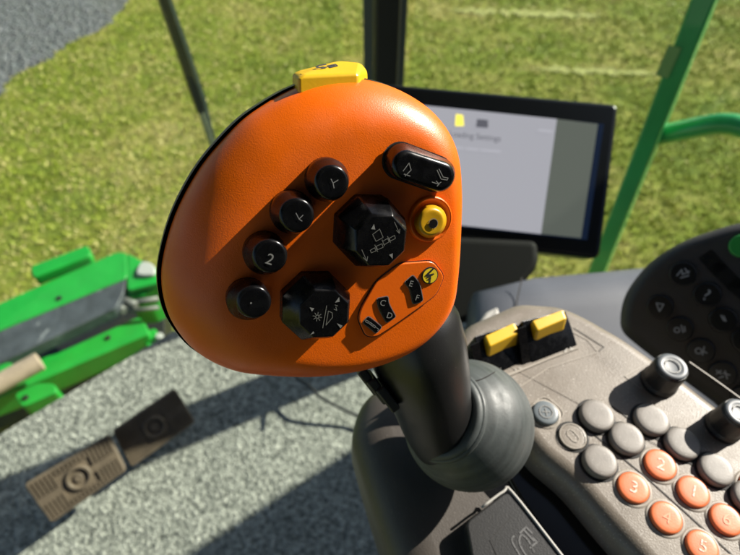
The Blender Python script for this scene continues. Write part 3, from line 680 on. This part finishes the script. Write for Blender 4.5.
# pill-shaped rocker
k = .180 / FPX; RT = .010
b0, b1 = Vector(HF.uv(400, 160, 0)), Vector(HF.uv(436, 174, 0)); c0, c1 = Vector(HF.uv(407, 166, RT)), Vector(HF.uv(442, 177, RT))
bm = bmesh.new(); loops = []
for r_, h_, f in [(17 * k, -.004, 0), (17 * k, RT * .35, .1), (14.5 * k, RT - .0016, .95)] + [(14.5 * k - .0016 * (1 - math.cos(math.pi / 2 * q / 5)), RT - .0016 + .0016 * math.sin(math.pi / 2 * q / 5), 1) for q in range(1, 6)]:
    loops.append([HF.w(u, v, h_) for u, v in capsule(b0.lerp(c0, f), b1.lerp(c1, f), r_, 14)])
loft(bm, loops); rk = link('rocker_button', bm, M['black_gloss'], J, smooth=True)
bm = bmesh.new(); flat(bm, HF, capsule(b0 + Vector((-.0002, -.0002)), b1, 18.6 * k, 14), .0003); link('button_gap', bm, M['groove'], J)
sym(rk, [[(403, 171), (409, 163), (411, 170), (405, 176)], [(404, 174), (410, 176)]], RT, m='legend')
sym(rk, [[(437, 170), (441, 179), (447, 180)], [(439, 169), (443, 177), (448, 178), (447, 180)], [(432, 182), (438, 184), (441, 182)], [(436, 181), (439, 184), (437, 186)]], RT, m='legend')
# yellow round button in its dished ring
bm = bmesh.new(); loops = []; yc = Vector(HF.uv(430, 219, 0)); n = 48
for r_, h_ in ((24.5, -.0006), (24, .0006), (22.5, .0012), (21.0, .0008), (18.6, -.0001), (15.2, -.0002)):
    loops.append([HF.w(yc.x + r_ * k * math.cos(2 * math.pi * j / n), yc.y + r_ * k * math.sin(2 * math.pi * j / n), h_) for j in range(n)])
loft(bm, loops, False, False); link('dished_ring', bm, M['orange'], J, smooth=True)
ob, cc, rc = hbutton(430, 221, 432, 222.5, 16.5, 15, .0050, 'yellow_button', M['yellow_button'])
bm = bmesh.new(); flat(bm, HF, circ(HF.uv(433, 223.5, .0050), 4.6 * k, 24), .0053); link('centre_dot', bm, M['ink'], ob)
cc = circ(HF.uv(433, 223.5, .0050), 5.0 * k, 24); bm = bmesh.new(); strokes(bm, HF, [cc + [cc[0]]], .0002, .0051); link('dot_ring', bm, M['legend'], ob)
# membrane plate with letter keys
def T5(x, y): return (350 + x * .1712, 250 + y * .1712)
mp = HF.uvs([T5(*q) for q in ((45, 400), (60, 340), (110, 245), (150, 182), (215, 122), (290, 75), (340, 62), (400, 60), (480, 62), (530, 90), (548, 150), (540, 210), (500, 260), (420, 320), (335, 385), (250, 440), (200, 478), (150, 505), (90, 500), (52, 455))])
mp = round_poly([mp[i] for i in (0, 1, 3, 5, 8, 10, 12, 13, 15, 17, 18)], .0022, 4)
bm = bmesh.new(); prism(bm, HF, mp, -.003, .0007, .0004, 3); mpo = link('key_plate', bm, M['orange_flat'], J, smooth=False)
bm = bmesh.new(); strokes(bm, HF, [offset_poly(mp, -.0002) + [offset_poly(mp, -.0002)[0]]], .0004, .0001); link('plate_gap', bm, M['groove'], mpo)
def key(pts, rpx):
    P = [Vector(HF.uv(*T5(*q), .0007)) for q in pts]; r_ = rpx * k
    L_ = crv([(p.x, p.y, 0) for p in P], 6); lft = []; rgt = []
    for i, p in enumerate(L_):
        t = (L_[min(i + 1, len(L_) - 1)] - L_[max(i - 1, 0)]).normalized(); nn = Vector((-t.y, t.x, 0)); lft.append(p + nn * r_); rgt.append(p - nn * r_)
    poly = [(v.x, v.y) for v in lft[::3] + [lft[-1]] + [rgt[-1]] + rgt[::-1][::3] + [rgt[0]]]; poly = list(dict.fromkeys(poly)); poly = round_poly(poly, r_ * .9, 3)
    bm = bmesh.new(); prism(bm, HF, poly, .0002, .0012, .0002, 2); o = link('letter_key', bm, M['black_gloss'], mpo)
    bm = bmesh.new(); pp = offset_poly(poly, -.00015); strokes(bm, HF, [pp + [pp[0]]], .00022, .00082); link('key_outline', bm, M['legend_dim'], o)
    return o
ke = key([(342, 168), (372, 205), (384, 245), (396, 306)], 6.0)
kc = key([(190, 276), (195, 320), (215, 362), (240, 406)], 6.0)
kl = key([(90, 405), (130, 435), (168, 468)], 4.6)
def let(par, s, x, y, sz=.0030, rot=-18):
    bm = bmesh.new(); text_bm(bm, HF, s, HF.uv(*T5(x, y), .0012), sz, R(rot), .0013); link('letter', bm, M['legend'], par)
let(ke, 'E', 358, 196); let(ke, 'F', 394, 278); let(kc, 'C', 192, 308); let(kc, 'D', 232, 382)
bm = bmesh.new(); strokes(bm, HF, [HF.uvs([T5(*q) for q in l], .0012) for l in ([(92, 408), (112, 418), (108, 428), (90, 418), (92, 408)], [(118, 422), (150, 446), (145, 454), (114, 432), (118, 422)], [(126, 428), (122, 437)], [(136, 436), (132, 445)], [(152, 452), (168, 462), (162, 470)])], .0002, .0013); link('symbol', bm, M['legend'], kl)
dc = HF.uv(*T5(465, 148), .0007)
bm = bmesh.new(); prism(bm, HF, circ(dc, 9.6 * k, 32), .0002, .0010); bd = link('badge', bm, M['dark_print'], mpo)
bm = bmesh.new(); flat(bm, HF, circ(dc, 8.3 * k, 32), .0012); link('badge_face', bm, M['yellow_print'], bd)
bm = bmesh.new(); strokes(bm, HF, [HF.uvs([T5(*q) for q in l], .0012) for l in ([(482, 112), (442, 150), (488, 140)], [(486, 110), (450, 146)], [(450, 160), (470, 150), (465, 190)], [(455, 172), (470, 165)])], .00055, .0013); link('badge_mark', bm, M['dark_print'], bd)
# yellow thumb block on top of the head
def Ty(x, y): return (270 + x * .162, 40 + y * .162)
fpts = [(172, 222), (335, 250), (548, 203), (556, 330), (300, 380), (175, 335)]
bpts = [(134, 212), (172, 188), (440, 122), (560, 138), (604, 190), (608, 325), (300, 372), (138, 305)]
bm = bmesh.new()
for q in fpts: bm.verts.new(HF.w(*HF.uv(*Ty(*q), -.010), -.010))
for q in bpts: bm.verts.new(HF.w(*HF.uv(*Ty(*q), -.022), -.022))
bmesh.ops.convex_hull(bm, input=bm.verts); bmesh.ops.dissolve_limit(bm, angle_limit=R(14), verts=bm.verts, edges=bm.edges)
yb = link('thumb_block', bm, M['yellow'], J, bevel=.0020, angle=16, seg=5)
# symbol on its top face: a small plane spanned on the block's upper surface
ta, tb, tc_ = [HF.w(*HF.uv(*Ty(*q), h), h) for q, h in (((172, 222), -.010), ((335, 250), -.010), ((440, 122), -.022))]
tn = (tb - ta).cross(tc_ - ta).normalized(); tn = tn if tn.dot(Vector((0, 0, 1))) > 0 else -tn
TF = Frame(ta, tn)
bm = bmesh.new(); h_ = .0005
strokes(bm, TF, [TF.uvs([Ty(*q) for q in l], h_) for l in ([(345, 150), (300, 158), (285, 168), (320, 172), (345, 168)], [(355, 160), (405, 150), (415, 158), (370, 168), (380, 155)])], .0006, h_); link('symbol', bm, M['dark_print'], yb)

# neck
k2 = lambda rpx, d: rpx * d / FPX
npts = [(405, 305, .226, 42), (411, 325, .227, 49), (418, 350, .230, 49), (426, 378, .236, 44), (432, 402, .244, 39), (438, 422, .252, 36), (446, 438, .259, 34)]
cl = crv([W(a, b, d) for a, b, d, r_ in npts], 4); rs = [k2(p[3], p[2]) for p in npts]; rr = []
for i in range(len(cl)):
    t = i / (len(cl) - 1) * (len(rs) - 1); a = int(min(t, len(rs) - 2)); rr.append(rs[a] * (1 - t + a) + rs[a + 1] * (t - a))
bm = bmesh.new(); tube(bm, cl, rr, 40); link('neck', bm, M['stick'], J, smooth=True)
for i, (x, y) in enumerate(((368, 376), (377, 385), (386, 393))):
    bm = bmesh.new(); a = W(x - 9, y - 9, .222); b = W(x + 8, y + 13, .226); bar(bm, a, b, .004, .010, camdir(1, 1, 0)); link('rear_switch', bm, M['black'], J, bevel=.001)
# boot: lathe round the axis towards the neck
ax = (W(436, 412, .246) - ballC).normalized(); e1 = ax.orthogonal().normalized(); e2 = ax.cross(e1)
rb = k2(64, .268)
prof = [(.52, .86), (.58, .90), (.64, .86), (.66, .80)]
for i in range(34):
    a = R(40 + 120 * i / 33); bump = .018 * math.sin(i * .0) 
    prof.append((math.sin(a), math.cos(a)))
for lo in (8, 18):
    pr = prof[lo]; prof[lo] = (pr[0] * .992, pr[1] * .992)
bm = bmesh.new(); n = 64
loft(bm, [[ballC + (e1 * math.cos(2 * math.pi * j / n) + e2 * math.sin(2 * math.pi * j / n)) * rb * p[0] + ax * rb * p[1] for j in range(n)] for p in prof], True, True)
boot = link('rubber_boot', bm, M['rubber'], J, smooth=True)
nt = M['rubber'].node_tree; NN = nt.nodes; LL = nt.links; pb = NN['Principled BSDF']
gg = NN.new('ShaderNodeNewGeometry'); ctr = NN.new('ShaderNodeVectorMath'); ctr.operation = 'SUBTRACT'; LL.new(gg.outputs['Position'], ctr.inputs[0]); ctr.inputs[1].default_value = ballC
dt = NN.new('ShaderNodeVectorMath'); dt.operation = 'DOT_PRODUCT'; LL.new(ctr.outputs[0], dt.inputs[0]); dt.inputs[1].default_value = ax * 420
sc2 = NN.new('ShaderNodeVectorMath'); sc2.operation = 'SCALE'; sc2.inputs['Scale'].default_value = 45; LL.new(ctr.outputs[0], sc2.inputs[0])
cb = NN.new('ShaderNodeCombineXYZ'); LL.new(dt.outputs['Value'], cb.inputs[0]); ad2 = NN.new('ShaderNodeVectorMath'); LL.new(cb.outputs[0], ad2.inputs[0]); LL.new(sc2.outputs[0], ad2.inputs[1])
ns = NN.new('ShaderNodeTexNoise'); ns.inputs['Scale'].default_value = 1; ns.inputs['Detail'].default_value = 4; LL.new(ad2.outputs[0], ns.inputs['Vector'])
rp = ramp(NN, [(.35, (.038, .044, .043)), (.52, (.048, .056, .055)), (.70, (.070, .079, .077))]); LL.new(ns.outputs['Fac'], rp.inputs['Fac']); LL.new(rp.outputs[0], pb.inputs['Base Color'])
bm = bmesh.new()
def onball(px, py):
    r = ray(px, py); oc = CO - ballC; a = r.dot(r); b = 2 * r.dot(oc); c = oc.dot(oc) - (rb * 1.003) ** 2; dsc = max(0, b * b - 4 * a * c); return CO + r * ((-b - math.sqrt(dsc)) / (2 * a))
tube(bm, crv([onball(a, b) for a, b in ((466, 381), (475, 381), (484, 378), (493, 373), (501, 368))], 5), .00028, 6)
link('seam', bm, M['groove'], boot)
bm = bmesh.new(); tube(bm, [ballC + (e1 * math.cos(2 * math.pi * j / 40) + e2 * math.sin(2 * math.pi * j / 40)) * rb * .64 + ax * rb * .77 for j in range(41)], .0016, 10, False); link('collar', bm, M['rubber'], boot, smooth=True)

# ------------------------------------------------------------------ monitor
mo = W(500, 170, .70); MF = Frame(mo, camdir(-.10, .02, 1), CR @ Vector((1, 0, 0)))
g = empty('display_monitor', W(500, 262, .74), 'black framed touch display showing a pale grey window, behind the joystick', 'display')
cor = MF.uvs([(386, 84), (500, 90), (618, 104), (617, 112), (600, 258), (540, 252), (455, 242), (385, 236)])
cor = MF.uvs([(384, 83), (619, 104), (600, 259), (378, 234)])
bm = bmesh.new(); prism(bm, MF, round_poly(cor, .010, 5), -.038, 0, .005, 4); link('casing', bm, M['monitor'], g, smooth=False)
scr = MF.uvs([(408, 103), (604, 124), (587, 240), (400, 220)])
M['screen_dark'] = mat('screen_dark_blue', (.01, .012, .02), .12, emit=(.01, .02, .05), estr=.25)
M['screen_white'] = mat('screen_white', (.05, .05, .05), .12, emit=(.50, .50, .55), estr=.34)
M['screen_grey'] = mat('screen_grey', (.05, .05, .05), .12, emit=(.16, .18, .15), estr=.28)
M['screen_yellow'] = mat('screen_yellow', (.05, .05, .03), .2, emit=(.75, .65, .08), estr=.8)
M['screen_ink'] = mat('screen_ink', (.02, .02, .02), .2, emit=(.10, .10, .12), estr=.5)
M['screen_faint'] = mat('screen_faint', (.02, .02, .02), .2, emit=(.30, .30, .33), estr=.7)
def splane(name, pts, h, m, par): bm = bmesh.new(); flat(bm, MF, MF.uvs(pts, h), h); return link(name, bm, M[m], par, recalc=False)
sc_ = splane('screen', [(408, 103), (604, 124), (587, 240), (400, 220)], .0006, 'screen_dark', g)
splane('side_area', [(557, 119), (598, 124), (581, 238), (541, 234)], .0012, 'screen_grey', sc_)
splane('window', [(410, 104), (557, 119), (541, 234), (403, 219)], .0016, 'screen_white', sc_)
splane('icon', [(456, 114), (463, 115), (464, 126), (455, 126)], .0022, 'screen_yellow', sc_)
splane('icon', [(477, 119), (488, 120), (488, 128), (476, 127)], .0022, 'screen_ink', sc_)
rt = math.atan2(*(Vector(MF.uv(540, 133)) - Vector(MF.uv(450, 124))).yx)
bm = bmesh.new(); text_bm(bm, MF, 'Loading Settings', MF.uv(475, 137, .0022), .0105, rt, .0022, .95); link('text_line', bm, M['screen_ink'], sc_, recalc=False)
bm = bmesh.new(); strokes(bm, MF, [MF.uvs([(539, 130), (552, 131.3)], .0022)], .0022, .0022); link('text_line', bm, M['screen_faint'], sc_, recalc=False)
bm = bmesh.new(); strokes(bm, MF, [MF.uvs([(452, 147), (463, 148)], .0022), MF.uvs([(466, 148.4), (478, 149.5)], .0022), MF.uvs([(481, 149.8), (500, 151.5)], .0022)], .0022, .0022); link('text_line', bm, M['screen_faint'], sc_, recalc=False)
# bracket under the monitor
bm = bmesh.new()
B = Frame(W(495, 285, .66), camdir(-.05, .15, 1), CR @ Vector((1, 0, 0)))
prism(bm, B, round_poly(B.uvs([(430, 235), (538, 240), (540, 264), (523, 285), (486, 313), (462, 323), (430, 330)]), .01), -.05, 0, .008); link('bracket', bm, M['bracket'], g)

# sill behind the console
S_ = Frame(W(600, 300, .58), camdir(0, .45, 1), CR @ Vector((1, 0, 0)))
g = empty('window_sill', W(600, 340, .62), 'smooth slate grey sill between display bracket and dark keypad', 'sill')
pol = S_.uvs([(478, 283), (540, 268), (610, 262), (680, 255), (760, 250), (780, 420), (600, 420), (470, 400)])
bm = bmesh.new(); loops = []
for q in range(9):
    a = math.pi / 2 * q / 8; loops.append([S_.w(u, v, -.03 + .03 * math.sin(a)) for u, v in offset_poly(pol, .05 * (1 - math.cos(a)))])
loft(bm, [[S_.w(u, v, -.07) for u, v in pol]] + loops); link('panel', bm, M['ledge'], g, smooth=True)
bm = bmesh.new(); strokes(bm, S_, [S_.uvs([(522, 278), (517, 300), (515, 330)], .001)], .0015, .001); link('seam', bm, M['groove'], g)
bm = bmesh.new(); T_ = Frame(W(488, 325, .50), camdir(.1, .5, 1)); prism(bm, T_, round_poly(T_.uvs([(468, 338), (486, 312), (498, 306), (506, 334), (502, 350), (466, 352)]), .003), -.02, 0, .003)
tag(link('trim_block', bm, M['pale_trim']), 'small pale grey trim block behind the yellow flip levers', 'trim')

# ------------------------------------------------------------------ keypad at the right
KF = Frame(W(690, 315, .40), camdir(-.48, .02, 1), CR @ Vector((1, 0, 0)))
g = empty('keypad', W(700, 420, .42), 'dark rounded keypad with black keys and one green key at the right edge', 'keypad')
kp = smooth_poly(KF.uvs([(620, 318), (624, 298), (636, 278), (655, 258), (685, 240), (715, 229), (745, 221), (800, 215), (850, 250), (850, 430), (760, 440), (715, 405), (670, 372), (635, 345), (622, 332)]), 4)
bm = bmesh.new(); loops = [[KF.w(u, v, -.035) for u, v in offset_poly(kp, .008)], [KF.w(u, v, -.012) for u, v in kp]]
for q in range(1, 7): a = math.pi / 2 * q / 6; loops.append([KF.w(u, v, -.012 + .010 * math.sin(a)) for u, v in offset_poly(kp, .008 * (1 - math.cos(a)))])
loft(bm, loops); link('housing', bm, M['keypad'], g, smooth=True)
keys = [(683, 274, 'arr'), (707, 295, '?'), (660, 307, 'tri'), (723, 320, '!'), (680, 329, 'ol'), (701, 351, 'oo'), (723, 374, 'xx'), (746, 340, ''), (746, 398, '')]
for x, y, s in keys:
    c = KF.uv(x, y, .0015); r_ = 12.2 * .40 / FPX; bm = bmesh.new()
    prism(bm, KF, circ(c, r_, 32), -.006, .0018, .0010, 4); o = link('key', bm, M['key'], g, smooth=False)
    bm = bmesh.new(); u, v = c; e = r_ * .45; h_ = .0020; L_ = []
    if s == 'tri': L_ = [[(u - e * .6, v + e * .7), (u + e * .6, v + e * .5), (u - e * .1, v - e * .8), (u - e * .6, v + e * .7)]]
    elif s == 'ol': L_ = [circ((u - e * .5, v - e * .2), e * .45, 10) + [circ((u - e * .5, v - e * .2), e * .45, 10)[0]], [(u + e * .2, v + e * .7), (u + e * .5, v - e * .6)], [(u + e * .7, v + e * .5), (u + e * .8, v - e * .4)]]
    elif s == 'oo': L_ = [circ((u - e * .4, v), e * .5, 10) + [circ((u - e * .4, v), e * .5, 10)[0]], [(u + e * .2, v - e * .7), (u + e * .5, v + e * .8)], [(u + e * .9, v - e * .3), (u + e * .3, v)]]
    elif s == 'arr': L_ = [[(u - e, v - e * .3), (u - e * .2, v + e * .8), (u - e * .1, v - e * .1), (u + e, v + e * .5)], [(u - e * .4, v - e * .7), (u + e * .9, v - e * .3)], [(u + e * .3, v + e), (u + e * .9, v + e * .1)]]
    elif s == 'xx': L_ = [[(u - e, v + e * .6), (u - e * .3, v)], [(u - e, v), (u - e * .3, v + e * .6)], [(u, v + e * .2), (u + e, v - e * .1)], [(u + e * .3, v + e * .6), (u + e * .6, v - e * .8)], [(u - e * .6, v - e * .7), (u + e * .1, v - e * .4)]]
    elif s == '!': L_ = [[(u - e * .3, v + e * .8), (u + e * .1, v - e * .1)], [(u + e * .1, v + e * .7), (u + e * .4, v - e * .2)]]
    if L_: strokes(bm, KF, L_, .0008, h_)
    if s == '?': text_bm(bm, KF, '?', c, r_ * 1.3, R(-25), h_)
    if len(bm.verts): link('symbol', bm, mat('keypad_print', (.38, .40, .44), .5) if 'kp_' not in M else M['kp_'], o)
    else: bm.free()
bm = bmesh.new(); prism(bm, KF, circ(KF.uv(742, 246, 0), 11 * .4 / FPX, 32), -.006, .0015, .001); link('green_key', bm, M['green_key'], g)
bm = bmesh.new(); strokes(bm, KF, [KF.uvs([(708, 257), (718, 268), (735, 285), (760, 306)], .0)], .010, -.0012); link('groove', bm, M['key'], g)
